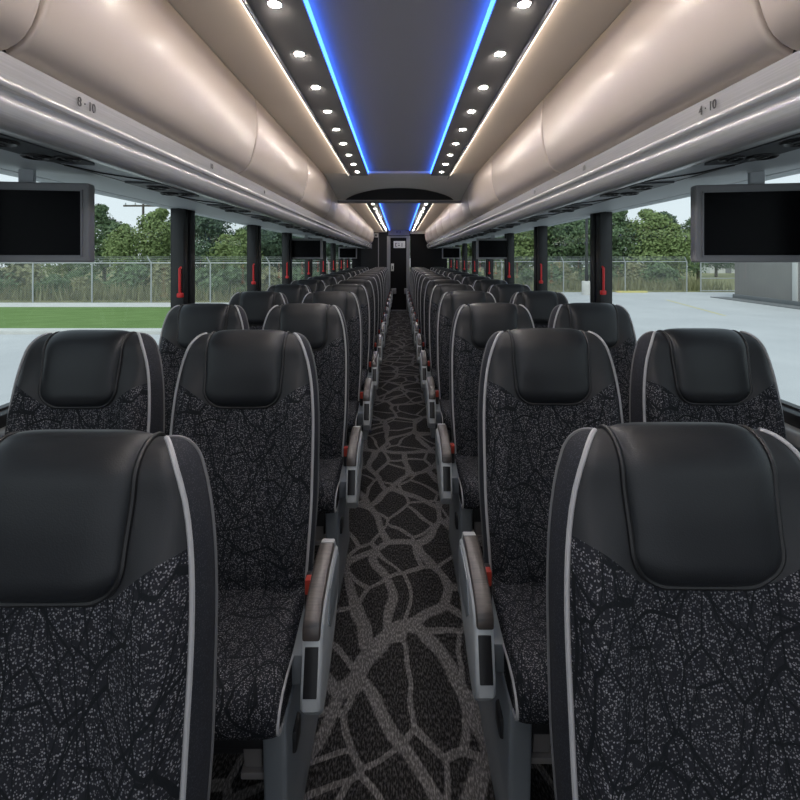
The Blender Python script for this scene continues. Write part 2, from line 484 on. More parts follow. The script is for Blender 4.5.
        bm = bmesh.new(); prism_x(bm, top + bot, .2445, .2835, .005, 3)
        obj('arm_pad', mirror(bm, s), 'arm_pad', arm)
        bm = bmesh.new(); prism_x(bm, [(-.195, .621), (-.170, .615), (-.146, .586), (-.15, .580), (-.195, .602)], .2465, .2815, .004, 2)
        obj('pad_cap', mirror(bm, s), 'arm_grey', arm)
        bm = bmesh.new(); prism_x(bm, [(-.434, .447), (-.4105, .533), (-.402, .531), (-.425, .445)], .251, .280, .0015, 2)
        obj('button_panel', mirror(bm, s), 'black', arm)
        # buckle beside the arm
        bm = bmesh.new(); box(bm, .208, .231, -.215, -.175, .455, .535, .005)
        bk = obj('seatbelt_buckle', mirror(bm, s), 'base_dark', root)
        bm = bmesh.new(); box(bm, .2105, .2285, -.218, -.196, .500, .5385, .003)
        obj('release_button', mirror(bm, s), 'buckle_red', bk)
    return root

ORD = ['first', 'second', 'third', 'fourth', 'fifth', 'sixth', 'seventh', 'eighth', 'ninth', 'tenth', 'eleventh', 'twelfth', 'thirteenth', 'fourteenth',
       'fifteenth', 'sixteenth', 'seventeenth', 'eighteenth', 'nineteenth', 'twentieth', 'twenty-first', 'twenty-second', 'twenty-third', 'twenty-fourth', 'twenty-fifth']
ROWS = 14
def row_y(k, s): return ([.67, .70][s > 0] if k == 0 else [1.365, 1.395][s > 0] + .80 * (k - 1))
for s, side in ((-1, 'left'), (1, 'right')):
    for aisle in (True, False):
        first = None
        for k in range(ROWS):
            if k == 0 and not aisle: continue
            if aisle:
                lab = f'black leather-topped coach seat beside the {side} edge of the aisle, {ORD[k]} row back'
                x = .452
            else:
                lab = f'black leather-topped coach seat against the {side} windows, {ORD[k]} row back'
                x = .925
            if k == 0: x = .475 if s < 0 else .432
            loc = (s * x, row_y(k, s), 0)
            if first is None:
                first = make_seat(-s, aisle); first.location = loc; first['label'] = lab
                first['group'] = f'{"aisle" if aisle else "window"} seats along the {side} side'; o = first
            else: o = dup(first, lab, loc)
            o.scale = (.966, .966, .966) if k == 0 else (1, 1, 1)

# ------------------------------------------------------------------ floor, walls, ceiling
YF, YR = -1.3, 11.70
struct(obj('floor', B(-1.24, 1.24, YF, YR + .1, -.06, 0), 'carpet'))
def Z(r): return CAM_Z + r
for s, side in ((-1, 'left'), (1, 'right')):
    bm = bmesh.new(); a, b = sorted((s * 1.225, s * 1.30)); box(bm, a, b, YF, YR, -.06, .865)
    struct(obj('wall_' + side, bm, 'wall'))
    a, b = sorted((s * 1.165, s * 1.245)); bm = B(a, b, YF, YR, .800, .845, .012, 3)
    struct(obj('trim_1' if s < 0 else 'trim_2', bm, 'ledge'))
    a, b = sorted((s * 1.20, s * 1.26)); struct(obj('trim_3' if s < 0 else 'trim_4', B(a, b, YF, YR, .846, .885, .004), 'pillar'))
    a, b = sorted((s * 1.225, s * 1.30)); struct(obj('wall_%s_upper' % side, B(a, b, YF, YR, 1.634, 2.20), 'under'))
struct(obj('roof', B(-1.32, 1.32, YF, YR + .1, 2.20, 2.26), 'roof'))
struct(obj('ceiling', B(-.268, .268, YF, YR, 2.085, 2.10), 'ceiling'))
for i, s in enumerate((-1, 1)):
    a, b = sorted((s * .262, s * .420)); bm = B(a, b, YF, YR, 2.055, 2.095, .003); box(bm, *sorted((s * .413, s * .4200)), YF, YR, 2.041, 2.090, .002); struct(obj('trim_%d' % (5 + i), bm, 'lightpanel'))
    bm = bmesh.new(); pr = [(.424, 2.066), (.634, 2.0625), (.70, 2.0625), (.70, 2.09), (.424, 2.09)]
    prism_y(bm, [(s * x, z) for x, z in pr], YF, YR); struct(obj('trim_%d' % (7 + i), bm, 'cove'))

# windows, pillars, handles
PIL = {-1: [.10, 1.20, 2.545, 3.79, 4.90, 6.05, 7.20, 8.30, 9.40, 10.5], 1: [.05, 1.15, 2.735, 3.905, 5.02, 6.12, 7.30, 8.45, 9.55, 10.6]}
wn = 0
for s, side in ((-1, 'left'), (1, 'right')):
    edges = [YF] + PIL[s] + [YR - .35]
    for i in range(len(edges) - 1):
        wn += 1
        ya, yb = edges[i] + (.055 if i else 0), edges[i + 1] - .055
        root = bpy.data.objects.new('window_%d' % wn, None); COL.objects.link(root); struct(root)
        root.location = (s * 1.25, (ya + yb) / 2, .88)
        a, b = sorted((-s * .002, s * .003))
        obj('pane', B(a, b, (ya - yb) / 2 - .02, (yb - ya) / 2 + .02, 0., .765), 'glass', root, smooth=0)
        bm = bmesh.new(); h = (yb - ya) / 2
        a, b = sorted((-s * .012, s * .015))
        box(bm, a, b, -h - .02, h + .02, -.01, .012); box(bm, a, b, -h - .02, h + .02, .760, .768)
        box(bm, a, b, -h - .02, -h + .004, -.01, .768); box(bm, a, b, h - .004, h + .02, -.01, .768)
        obj('window_frame', bm, 'pillar', root)
for s, side in ((-1, 'left'), (1, 'right')):
    for i, y in enumerate(PIL[s]):
        p = bpy.data.objects.new('pillar_%s' % side, None); COL.objects.link(p); struct(p); p.location = (s * 1.24, y, .88)
        bm = bmesh.new()
        for (u0, u1, d) in ((-.062, -.006, .050), (-.006, .008, .030), (.008, .062, .058)):
            a, b = sorted((-s * d, s * .018)); box(bm, a, b, u0, u1, -.03, .775, .006)
        obj('pillar_post', bm, 'pillar', p)
        bm = bmesh.new(); xx = -s * .034
        tube(bm, [(xx, -.058, .428), (xx, -.076, .42), (xx, -.076, .33), (xx, -.074, .29), (xx, -.070, .275)], .007, 8)
        box(bm, *sorted((-s * .018, -s * .050)), -.082, -.056, .262, .288, .006)
        obj('emergency_handle', bm, 'red', p)

# ------------------------------------------------------------------ overhead bins, rail, underside
DOOR = [(.632, 2.062), (.627, 2.03), (.6235, 1.985), (.6225, 1.945), (.625, 1.90), (.631, 1.86), (.640, 1.822), (.648, 1.795), (.656, 1.775), (.667, 1.757), (.682, 1.742), (.700, 1.732), (.712, 1.728)]
def door(s, y0_, y1_, inset=0.):
    ptsO = [(x + inset, min(z, 2.060)) for x, z in DOOR]; n = len(ptsO); inner = []
    for i, (x, z) in enumerate(ptsO):
        a = ptsO[max(0, i - 1)]; b = ptsO[min(n - 1, i + 1)]; d = Vector((b[0] - a[0], b[1] - a[1])).normalized()
        inner.append((x - d.y * .020, z + d.x * .020))
    g = .0045; bm = bmesh.new(); ys = [(y0_ + g, .006), (y0_ + g + .003, .002), (y0_ + g + .010, 0), (y1_ - g - .010, 0), (y1_ - g - .003, .002), (y1_ - g, .006)]
    rows = []
    for y, ins in ys:
        r = []
        for (xo, zo), (xi, zi) in zip(ptsO, inner):
            t = ins / .020; r.append(Vector((s * (xo + (xi - xo) * t), y, zo + (zi - zo) * t)))
        r += [Vector((s * x, y, z)) for x, z in inner[::-1]]
        r.append(r[0].copy()); rows.append(r)
    V = grid(bm, rows); bmesh.ops.remove_doubles(bm, verts=bm.verts, dist=1e-5)
    bmesh.ops.holes_fill(bm, edges=[e for e in bm.edges if e.is_boundary], sides=0)
    return bm
FRONT = [-1.3, -.36, .812, 1.975, 3.06, 4.15, 4.57]
REAR = [4.60 + 1.11 * i for i in range(7)]
for s, side in ((-1, 'left'), (1, 'right')):
    spans = list(zip(FRONT[:-1], FRONT[1:])) + list(zip(REAR[:-1], REAR[1:]))
    for i, (a, b) in enumerate(spans):
        where = 'before' if b < 4.6 else 'beyond'
        t = thing('luggage_bin', f'closed beige luggage bin along the {side} ceiling, {ORD[i]} from the front, {where} the black arch', 'luggage bin', (0, 0, 0), f'beige luggage bins along the {side} side')
        obj('bin_door', door(s, a, b, 0. if b < 4.6 else .012), 'bin', t)
        bm = bmesh.new(); e = .0008
        prism_y(bm, [(s * x, z) for x, z in [(.662, 2.055), (.662, 1.86), (.728, 1.765), (.732, 1.722), (1.215, 1.722), (1.215, 2.055)]], a + e, b - e)
        obj('bin_body', bm, 'cove' if i == len(spans) - 1 else 'black', t)
RAIL = [(.700, 1.717), (.6835, 1.7155), (.6875, 1.695), (.6925, 1.672), (.6910, 1.673), (.6815, 1.6705), (.6785, 1.6660), (.6785, 1.6620), (.6815, 1.6565), (.6890, 1.6535), (.6915, 1.648), (.692, 1.641),
        (.6895, 1.6385), (.6885, 1.635), (.690, 1.628), (.6945, 1.613), (.702, 1.600), (.712, 1.592), (.722, 1.590)]
for i, (s, side) in enumerate(((-1, 'left'), (1, 'right'))):
    bm = bmesh.new(); prism_y(bm, [(s * x, z) for x, z in RAIL + [(.735, 1.590), (.735, 1.716)]], YF, 11.27)
    rail = struct(obj('trim_%d' % (9 + i), bm, 'rail', smooth=35), f'ridged silver rail under the {side} luggage bins')
    bm = bmesh.new(); prism_y(bm, [(s * x, z) for x, z in [(.735, 1.594), (.86, 1.594), (1.238, 1.637), (1.238, 1.700), (.735, 1.700)]], YF, 11.27)
    up = struct(obj('trim_%d' % (11 + i), bm, 'under'))
    bm = B(*sorted((s * .838, s * .8425)), YF, 11.27, 1.5925, 1.5955); obj('seam_line', bm, 'black', up)
    def number(txt, y, m, size=.026):
        cu = bpy.data.curves.new('number', 'FONT'); cu.body = txt; cu.size = size; cu.align_x = 'CENTER'; cu.align_y = 'CENTER'; cu.extrude = .0006
        cu.materials.append(M[m]); o = bpy.data.objects.new('seat_number', cu); COL.objects.link(o); o.parent = rail
        o.rotation_euler = (PI / 2, 0, s * -PI / 2 + 0) if s > 0 else (PI / 2, 0, PI / 2)
        o.location = (s * .6840, y, 1.6935)
        o.scale = (.85, 1, 1)
    number('8 · 10' if s < 0 else '4 · 10', .985 if s < 0 else 1.0, 'ink', .029)
    number('10', 1.64 if s < 0 else 1.67, 'ink_soft', .029)
    number('10', 2.28, 'ink_soft', .027)

# service units with round nozzles
def make_unit():
    t = thing('service_unit', '', 'service panel')
    bm = bmesh.new(); out = [(-.050, -.14), (-.050, .13), (-.036, .165), (.010, .150), (.046, .12), (.046, -.16), (.020, -.15)]
    a = [bm.verts.new((x, y, -.0035)) for x, y in out]; b = [bm.verts.new((x, y, .006)) for x, y in out]
    for q in range(len(out)): bm.faces.new((a[q], a[(q + 1) % len(out)], b[(q + 1) % len(out)], b[q]))
    bm.faces.new(a); bm.faces.new(b); obj('unit_panel', bm, 'vent', t, smooth=0)
    for (x, y, r) in ((-.006, -.070, .034), (.024, .062, .029), (-.030, .082, .026)):
        bm = bmesh.new(); lathe_z(bm, [(r, 0), (r, -.003), (r - .003, -.005), (r - .006, -.003), (r - .008, .0), (r - .012, .001), (r * .5, .0005), (r * .45, -.003), (.001, -.0035)], 20, (x, y, -.0035))
        nz = obj('air_nozzle', bm, 'black', t)
        bm = bmesh.new(); box(bm, x - .003, x + .003, y - r * .45, y + r * .45, -.0095, -.0055, .001); obj('nozzle_vane', bm, 'shell', nz)
    bm = bmesh.new(); pts = [(-.040, -.15), (-.030, -.19), (.000, -.24), (.030, -.30), (.046, -.40)]
    for (xa, ya), (xb, yb_) in zip(pts[:-1], pts[1:]):
        bm.faces.new([bm.verts.new(p) for p in ((xa - .002, ya, -.0012), (xb - .0005, yb_, -.0012), (xb + .0045, yb_, -.0012), (xa + .008, ya, -.0012))])
    bm2 = bmesh.ops.extrude_face_region(bm, geom=list(bm.faces)); bmesh.ops.translate(bm, verts=[v for v in bm2['geom'] if isinstance(v, bmesh.types.BMVert)], vec=(0, 0, .004))
    obj('cover_lip', bm, 'black', t, smooth=0)
    return t
for s, side in ((-1, 'left'), (1, 'right')):
    u0 = make_unit()
    for c in [u0] + [d for c in u0.children for d in [c] + list(c.children)]:
        if c.data and s < 0:
            for v in c.data.vertices: v.co.x = -v.co.x
            c.data.flip_normals()
    for k in range(18):
        y = .945 + .58 * k
        lab = f'dark air-nozzle panel under the {side} luggage bins, {ORD[k]} back from the camera'
        if k == 0: u0['label'] = lab; u0['group'] = f'air-nozzle panels on the {side} side'; u0.location = (s * .788, y, 1.5915)
        else: dup(u0, lab, (s * .788, y, 1.5915))

# ------------------------------------------------------------------ ceiling lamps
for s, side in ((-1, 'left'), (1, 'right')):
    l0 = thing('downlight', '', 'ceiling light')
    bm = bmesh.new(); lathe_z(bm, [(.0165, .002), (.0205, .002), (.0215, -.002), (.019, -.0035), (.0165, -.002)], 20); obj('lamp_ring', bm, 'ring', l0)
    bm = bmesh.new(); lathe_z(bm, [(.0165, .001), (.016, -.0025), (.010, -.0035), (.002, -.004)], 20); obj('lamp_lens', bm, 'lamp', l0)
    ys = [1.23 + .30 * i for i in range(9)] + [4.80 + .50 * i for i in range(14)]
    pre = [-.87, -.57, -.27, .03, .33, .63, .93]
    for k, y in enumerate(pre + ys):
        i = k - len(pre)
        if i < 0: lab = f'round white downlight above the foremost seats on the {side} side, out of the frame'
        elif i < 9: lab = f'round glowing downlight in the {side} ceiling strip, {ORD[i]} back, before the black arch'
        else: lab = f'round glowing downlight in the {side} ceiling strip, {ORD[i - 9]} back beyond the black arch'
        loc = (s * .341, y, 2.0555)
        if k == 0: l0['label'] = lab; l0['group'] = f'downlights in the {side} strip'; l0.location = loc
        else: dup(l0, lab, loc)
    for (a, b, wh) in ((YF, 3.74, 'before'), (4.62, 11.55, 'beyond')):
        tag(obj('light_strip', B(*sorted((s * .2555, s * .2615)), a, b, 2.060, 2.081, .0015), 'led'), f'glowing blue light strip on the {side} of the ceiling, {wh} the black arch', 'light strip', 'blue ceiling light strips')
        tag(obj('accent_strip', B(*sorted((s * .4202, s * .4220)), a, b, 2.0415, 2.068), 'warm_led'), f'thin warm-white light line at the outer edge of the {side} downlights, {wh} the arch', 'light strip', 'thin white light lines')

# ------------------------------------------------------------------ arch between the two ceiling sections
def WB(z):
    for (x0, z0), (x1, z1) in zip(DOOR[:-1], DOOR[1:]):
        if z0 >= z >= z1: return x0 + (x1 - x0) * (z0 - z) / (z0 - z1) - .003
    return .608
ar = bpy.data.objects.new('partition', None); COL.objects.link(ar); struct(ar, 'beige ceiling drop with a black arch over the aisle'); ar.location = (0, 4.56, 1.92)
bm = bmesh.new(); prof = [(3.74, 2.064), (3.95, 2.032), (4.25, 1.992), (4.55, 1.950), (4.55, 1.922), (4.595, 1.922), (4.595, 2.083), (3.74, 2.083)]
L_ = [bm.verts.new((-WB(min(z, 2.060)), y - 4.56, z - 1.92)) for y, z in prof]; R_ = [bm.verts.new((WB(min(z, 2.060)), y - 4.56, z - 1.92)) for y, z in prof]
for i in range(len(prof)): j = (i + 1) % len(prof); bm.faces.new((L_[i], L_[j], R_[j], R_[i]))
bm.faces.new(L_); bm.faces.new(R_)
obj('arch_panel', bm, 'arch', ar)
bm = bmesh.new(); lo, hi = [], []
def zs(y):
    for (ya, za), (yb, zb) in zip(prof[:4], prof[1:4]):
        if ya <= y <= yb: return za + (zb - za) * (y - ya) / (yb - ya)
    return prof[3][1]
n = 30; r0 = []; r1 = []
for i in range(n + 1):
    u = -1 + 2 * i / n; x = u * .545; ytop = 4.54 - .40 * (1 - u * u) ** .8
    col = []
    for k in range(7):
        y = 4.545 + (ytop - 4.545) * k / 6; col.append(Vector((x, y - 4.56, zs(y) - 1.92 - .004)))
    r0.append(col)
grid(bm, r0); grid(bm, [[p + Vector((0, 0, .010)) for p in c] for c in r0])
obj('arch_inset', bm, 'black', ar)
obj('arch_lip', B(-.684, .684, -.035, .036, -.003, .020, .004), 'frame', ar)

# ------------------------------------------------------------------ rear wall with the lavatory door
bm = bmesh.new(); yb = YR; k = yb / 450
def px(x): return (x - 399.5) * k
def pz(y): return CAM_Z + (258 - y) * k
box(bm, -1.24, px(387.2), yb, yb + .08, 0, 2.09); box(bm, px(410.3), 1.24, yb, yb + .08, 0, 2.09); box(bm, px(387.2), px(410.3), yb, yb + .08, pz(236.5), 2.09)
wb = struct(obj('wall_back', bm, 'dark_wall'))
obj('side_cabinet', B(-1.0, px(387.5), yb - .02, yb + .001, 0, pz(232.3)), 'grey_wall', wb)
obj('panel_line', B(px(378.1), px(378.9), yb - .026, yb - .018, .2, pz(232.5)), 'frame', wb)
obj('cornice', bmesh.new() if False else box(B(px(340), px(387), yb - .03, yb, pz(232.3), pz(229.8), .004), px(410), px(459), yb - .03, yb, pz(233.8), pz(230.5), .004), 'cove', wb)
obj('header_panel', B(px(388.2), px(409.5), yb - .025, yb, pz(235.3), pz(228.5), .004), 'header', wb)
for i, (txt, xx, yy, size, mm) in enumerate((('ICI', 398.5, 232.2, .085, 'ink'),)):
    cu = bpy.data.curves.new('lettering', 'FONT'); cu.body = txt; cu.size = size; cu.align_x = 'CENTER'; cu.align_y = 'CENTER'; cu.extrude = .001; cu.materials.append(M[mm])
    o = bpy.data.objects.new('header_lettering', cu); COL.objects.link(o); o.parent = wb; o.rotation_euler = (PI / 2, 0, 0); o.location = (px(xx), yb - .027, pz(yy)); o.scale = (1.2, 1, 1)
dr = bpy.data.objects.new('door_1', None); COL.objects.link(dr); struct(dr, 'narrow black lavatory door at the end of the aisle'); dr.location = (px(398.6), yb, 0)
def dx(x): return px(x) - px(398.6)
bm = bmesh.new()
box(bm, dx(387.0), dx(390.4), -.035, .03, 0, pz(236.2), .006); box(bm, dx(406.4), dx(409.9), -.035, .03, 0, pz(236.2), .006); box(bm, dx(387.0), dx(409.9), -.034, .03, pz(237.8), pz(236.0), .004)
obj('door_frame', bm, 'frame', dr)
obj('door_panel', B(dx(390.2), dx(406.6), .0, .03, .0, pz(237.6)), 'dark_wall', dr)
sg = obj('door_sign', B(dx(393.6), dx(405.2), -.006, .001, pz(248.0), pz(241.1), .002), 'sign', dr)
bm = bmesh.new(); bx = lambda a, b, c, d: box(bm, dx(a), dx(b), -.009, -.005, pz(d), pz(c))
bx(395.2, 396.0, 243.2, 246.6); bx(395.2, 397.2, 243.0, 243.6); bx(395.2, 397.0, 246.2, 246.8); bx(398.0, 399.9, 244.9, 245.8); bx(398.4, 399.4, 243.2, 243.9); bx(401.6, 402.3, 243.0, 246.8)
obj('sign_marks', bm, 'ink_soft', sg)
hd = bmesh.new(); box(hd, dx(391.0), dx(393.8), -.03, .0, pz(271.0), pz(263.6), .006); hd = obj('door_handle', hd, 'white', dr)
bm = bmesh.new(); tube(bm, [(dx(392.5), -.03, pz(266)), (dx(392.5), -.06, pz(266)), (dx(392.5), -.06, pz(269.4))], .012, 8); obj('handle_lever', bm, 'black', hd)
obj('door_bracket', B(dx(391.0), dx(396.2), -.05, 0, pz(293.8), pz(288.3), .005), 'frame', dr); obj('door_bracket', B(dx(404.2), dx(407), -.05, 0, pz(293.8), pz(288.3), .005), 'frame', dr)
obj('threshold', B(dx(389), dx(408), -.06, 0, .0, .012, .003), 'frame', dr)
bm = bmesh.new(); box(bm, -.05, .05, -.05, .0, -.10, .0, .01)
ds = thing('wall_speaker', 'small white box high on the rear wall left of the lavatory door', 'speaker', (px(376.2), yb - .021, pz(233.5)))
obj('speaker_body', bm, 'white', ds); obj('speaker_grille', B(-.035, .035, -.053, -.048, -.08, -.02, .003), 'strap', ds)

# ------------------------------------------------------------------ monitors
for s, side in ((-1, 'left'), (1, 'right')):
    def screen(y, label, rot):
        t = thing('monitor', label, 'monitor', (s * ((1.09 if s < 0 else 1.068) if y < 2 else 1.04), y, 1.594), 'flat monitors hung under the bins', rotz=s * rot)
        bm = bmesh.new(); w = .185
        box(bm, -w, w, -.018, .018, -.247, -.016, .006, 3); hb = obj('monitor_housing', bm, 'tv', t)
        bm = bmesh.new()
        for a in ((-.168, .168, -.0225, -.016, -.230, -.226), (-.168, .168, -.0225, -.016, -.040, -.036), (-.168, -.164, -.0225, -.016, -.230, -.036), (.164, .168, -.0225, -.016, -.230, -.036)): box(bm, *a)
        obj('inner_bezel', bm, 'frame', t)
        obj('screen', B(-.165, .165, -.0205, -.013, -.228, -.038), 'screen', t)
        bm = bmesh.new(); box(bm, -.02, .02, .014, .030, -.12, .026, .003); obj('mount', bm, 'under', t)
        return t
    screen(1.30 if s < 0 else 1.33, f'black-screened grey monitor nearest the camera, cut by the {side} edge of the picture', math.radians(-9))
    screen(5.00, f'grey-framed monitor midway down the {side} windows', 0)
    screen(9.05, f'small far monitor hung near the rear end of the {side} bins', 0)

# ------------------------------------------------------------------ outside
def flat(name, x0, x1, y0_, y1_, z, m, t=.05): return obj(name, B(x0, x1, y0_, y1_, z - t, z), m, smooth=0)
struct(flat('ground', -120, 120, -40, 140, GZ, 'concrete', .3))
tag(flat('lawn', -60, -2, 16.6, 24.3, GZ + .05, 'lawn', .06), 'bright green mown lawn strip between pale kerbs', 'lawn', kind='stuff')
struct(flat('kerb_near', -60, -2, 15.9, 16.6, GZ + .11, 'kerb', .14)); struct(flat('kerb_far', -60, -2, 24.3, 26.4, GZ + .07, 'kerb', .10))
struct(flat('field_left', -110, 1., 27.3, 130, GZ + .05, 'field', .06)); struct(flat('field_right', 1., 110, 35.6, 130, GZ + .05, 'field', .06))
struct(flat('kerb_yellow', 17.0, 19.3, 35.0, 35.4, GZ + .12, 'yellow', .14))
bm = bmesh.new(); 
for (a, b) in (((17.2, 29.0), (15.2, 21.0)),):
    d = Vector((b[0] - a[0], b[1] - a[1])).normalized() * .06; nrm = Vector((-d.y, d.x))
    vs = [bm.verts.new((p[0] + q * nrm.x, p[1] + q * nrm.y, GZ + .006)) for p, q in ((a, 1), (b, 1), (b, -1), (a, -1))]; bm.faces.new(vs)
struct(obj('road_markings', bm, 'yellow'))

def fence(name, label, x0, x1, y, h, step, gate=None):
    root = thing('chain_link_fence', label, 'fence', ((x0 + x1) / 2, y, GZ)); c = (x0 + x1) / 2
    x = x0
    while x <= x1 + .01:
        bm = bmesh.new(); tube(bm, [(x - c, 0, 0), (x - c, 0, h), (x - c - .10, -.02, h + .16), (x - c - .20, -.05, h + .36)], [.045, .045, .035, .03], 8)
        obj('fence_post', bm, 'galv', root); x += step
    bm = bmesh.new(); tube(bm, [(x0 - c, 0, h), (x1 - c, 0, h)], .035, 8); obj('top_rail', bm, 'galv', root)
    bm = bmesh.new()
    for i, q in enumerate((.14, .25, .36)): tube(bm, [(x0 - c - .09 - q * .3, -.04, h + q), (x1 - c - .09 - q * .3, -.04, h + q)], .010, 5)
    obj('barbed_wire', bm, 'galv', root)
    bm = bmesh.new(); V = [bm.verts.new(p) for p in ((x0 - c, .05, .03), (x1 - c, .05, .03), (x1 - c, .05, h), (x0 - c, .05, h))]; bm.faces.new(V)
    obj('wire_netting', bm, 'net', root, smooth=0); return root
fence('l', 'grey chain-link fence behind the green lawn', -36.2, -1.0, 27.0, 2.40, 3.55)
fence('r', 'grey chain-link fence at the back of the concrete lot', 3.2, 22.6, 35.4, 2.42, 4.85)
g = thing('gate', 'tubular framed chain-link gate beside the grey building', 'gate', (25.0, 35.4, GZ))
bm = bmesh.new()
for z in (.12, 1.1, 2.35): tube(bm, [(-1.3, 0, z), (1.6, 0, z)], .035, 8)
for x in (-1.3, 1.6): tube(bm, [(x, 0, .05), (x, 0, 2.5)], .05, 8)
obj('gate_frame', bm, 'galv', g)
bm = bmesh.new(); bm.faces.new([bm.verts.new(p) for p in ((-1.3, .04, .1), (1.6, .04, .1), (1.6, .04, 2.35), (-1.3, .04, 2.35))]); obj('gate_netting', bm, 'net', g, smooth=0)

bl = thing('warehouse', 'long grey-brown metal-clad building at the right of the lot', 'building', (22.9, 21.0, GZ), rotz=math.radians(-3.0))
obj('building_wall', B(-1.0, 12, -16, 9.0, 0, 4.6), 'cladding', bl)
bm = bmesh.new()
for y in (-12, -6.0, -.8, 3.9): box(bm, -1.06, -.99, y, y + .35, .1, 4.55, .01)
obj('pilaster', bm, 'white', bl); obj('plinth', B(-1.10, 12.05, -16.05, 9.06, 0, .30, .01), 'apron', bl); obj('roof_edge', B(-1.15, 12.1, -16.1, 9.1, 4.6, 4.78, .02), 'wall', bl)
obj('apron_kerb', B(-2.1, -1.1, -16.0, 9.8, 0.0, .05), 'apron', bl)
sh = thing('shed', 'small low white building far behind the gate', 'building', (57, 80, GZ))
obj('shed_wall', B(-3.2, 3.2, -2, 2, 0, 2.4), 'white', sh)
bm = bmesh.new(); prism_x(bm, [(-2.3, 2.35), (2.3, 2.35), (0, 3.1)], -3.5, 3.5); obj('shed_roof', bm, 'roof', sh)
obj('shed_door', B(-.5, .5, -2.05, -1.98, 0, 2.0), 'frame', sh)
up = thing('utility_pole', 'tall utility pole with a single crossarm among the left trees', 'utility pole', (-26.2, 46, GZ))
bm = bmesh.new(); tube(bm, [(0, 0, 0), (0, 0, 8.2)], [.17, .11], 10); obj('pole', bm, 'bark', up)
bm = bmesh.new(); box(bm, -2.0, 2.0, -.08, .08, 7.95, 8.12); obj('crossarm', bm, 'bark', up)
for x in (-1.8, -.8, .9, 1.8):
    bm = bmesh.new(); lathe_z(bm, [(.03, 0), (.07, .05), (.05, .12), (.06, .18), (.02, .24)], 10, (x, 0, 8.12)); obj('insulator', bm, 'galv', up)
lp = thing('lamp_post', 'dark lamp post on a pale concrete base at the back of the lot', 'lamp post', (13.8, 33.2, GZ))
bm = bmesh.new(); lathe_z(bm, [(.34, 0), (.34, .95), (.30, 1.0), (.1, 1.0)], 18); obj('concrete_base', bm, 'kerb', lp)
bm = bmesh.new(); tube(bm, [(0, 0, 1.0), (0, 0, 8.5)], [.12, .07], 10); obj('pole', bm, 'shell', lp)
bm = bmesh.new(); box(bm, -.9, .9, -.12, .12, 8.45, 8.6, .03); obj('lamp_head', bm, 'shell', lp)

def crown(seed, h, r, n, zlo, leaf, blobs=9):
    rnd = random.Random(seed); bm = bmesh.new(); bl_ = []
    for i in range(blobs):
        t = (i + .5) / blobs; z = zlo + (h - zlo) * t; a = rnd.random() * 2 * PI
        env = r * (.55 + .6 * math.sin(PI * min(1, .15 + t * .85))) * (1 - .45 * t)
        d = env * .55 * rnd.random() ** .5; bl_.append((Vector((d * math.cos(a), d * math.sin(a), z)), env * rnd.uniform(.5, .85)))
    for i in range(n):
        c, rr = bl_[rnd.randrange(blobs)]
        v = Vector((rnd.gauss(0, 1), rnd.gauss(0, 1), rnd.gauss(0, 1))).normalized() * rr * rnd.uniform(.55, 1.06); v.z *= .8
        p = c + v; L = leaf * rnd.uniform(.6, 1.3)
        nrm = (v.normalized() + Vector((rnd.gauss(0, .5), rnd.gauss(0, .5), rnd.gauss(0, .5) + .3))).normalized()
        a = nrm.orthogonal().normalized(); a.rotate(Matrix.Rotation(rnd.random() * 6.28, 3, nrm)); b = nrm.cross(a)
        bm.faces.new([bm.verts.new(p + a * L), bm.verts.new(p + b * L * .55), bm.verts.new(p - a * L), bm.verts.new(p - b * L * .55)])
    return bm, bl_
def make_tree(seed, h, r, n, leaf, m, zf=.18):
    t = thing('tree', '', 'tree'); zlo = h * zf; bm, bl_ = crown(seed, h * .95, r, n, zlo + h * .05, leaf, 12)
    obj('crown', bm, m, t, smooth=0, recalc=False)
    bm = bmesh.new(); tube(bm, [(0, 0, 0), (.05, .02, h * .3), (.0, .05, h * .6), (.05, 0, h * .88)], [h * .022, h * .017, h * .010, .02], 8)
    for c, rr in bl_[2:10]: tube(bm, [(0.02, .03, max(h * .15, c.z - rr * 1.1)), c * .5 + Vector((0, 0, c.z * .5 - rr * .4)), c], [.07, .05, .02], 6)
    obj('trunk', bm, 'bark', t); return t
KINDS = [make_tree(11, 8.0, 2.6, 8500, .13, 'leaf_b'), make_tree(23, 6.9, 2.5, 8500, .125, 'leaf_a'), make_tree(31, 8.9, 2.7, 9500, .135, 'leaf_c'), make_tree(47, 5.6, 2.1, 6500, .115, 'leaf_a')]
KW = ['mid-green broad', 'yellow-green rounded', 'dark green tall', 'pale yellow-green low']
TREES = []
rnd = random.Random(3)
for i, (pxx, D, kd, sc_) in enumerate([(22, 47, 2, .98), (70, 48, 1, 1.12), (104, 44, 0, 1.02), (122, 40, 3, 1.05), (158, 42, 1, 1.08), (188, 47, 0, 1.12), (214, 44, 2, 1.0), (228, 42, 3, .9), (240, 41, 3, .98), (252, 48, 0, .98),
        (270, 45, 2, 1.02), (288, 50, 0, 1.1), (303, 46, 2, 1.05), (318, 52, 1, 1.2), (333, 48, 2, 1.05), (349, 52, 0, 1.15), (368, 55, 2, 1.1), (392, 58, 0, 1.2)]):
    TREES.append(((pxx - 399.5) / 450 * D, D, kd, sc_, 'left'))
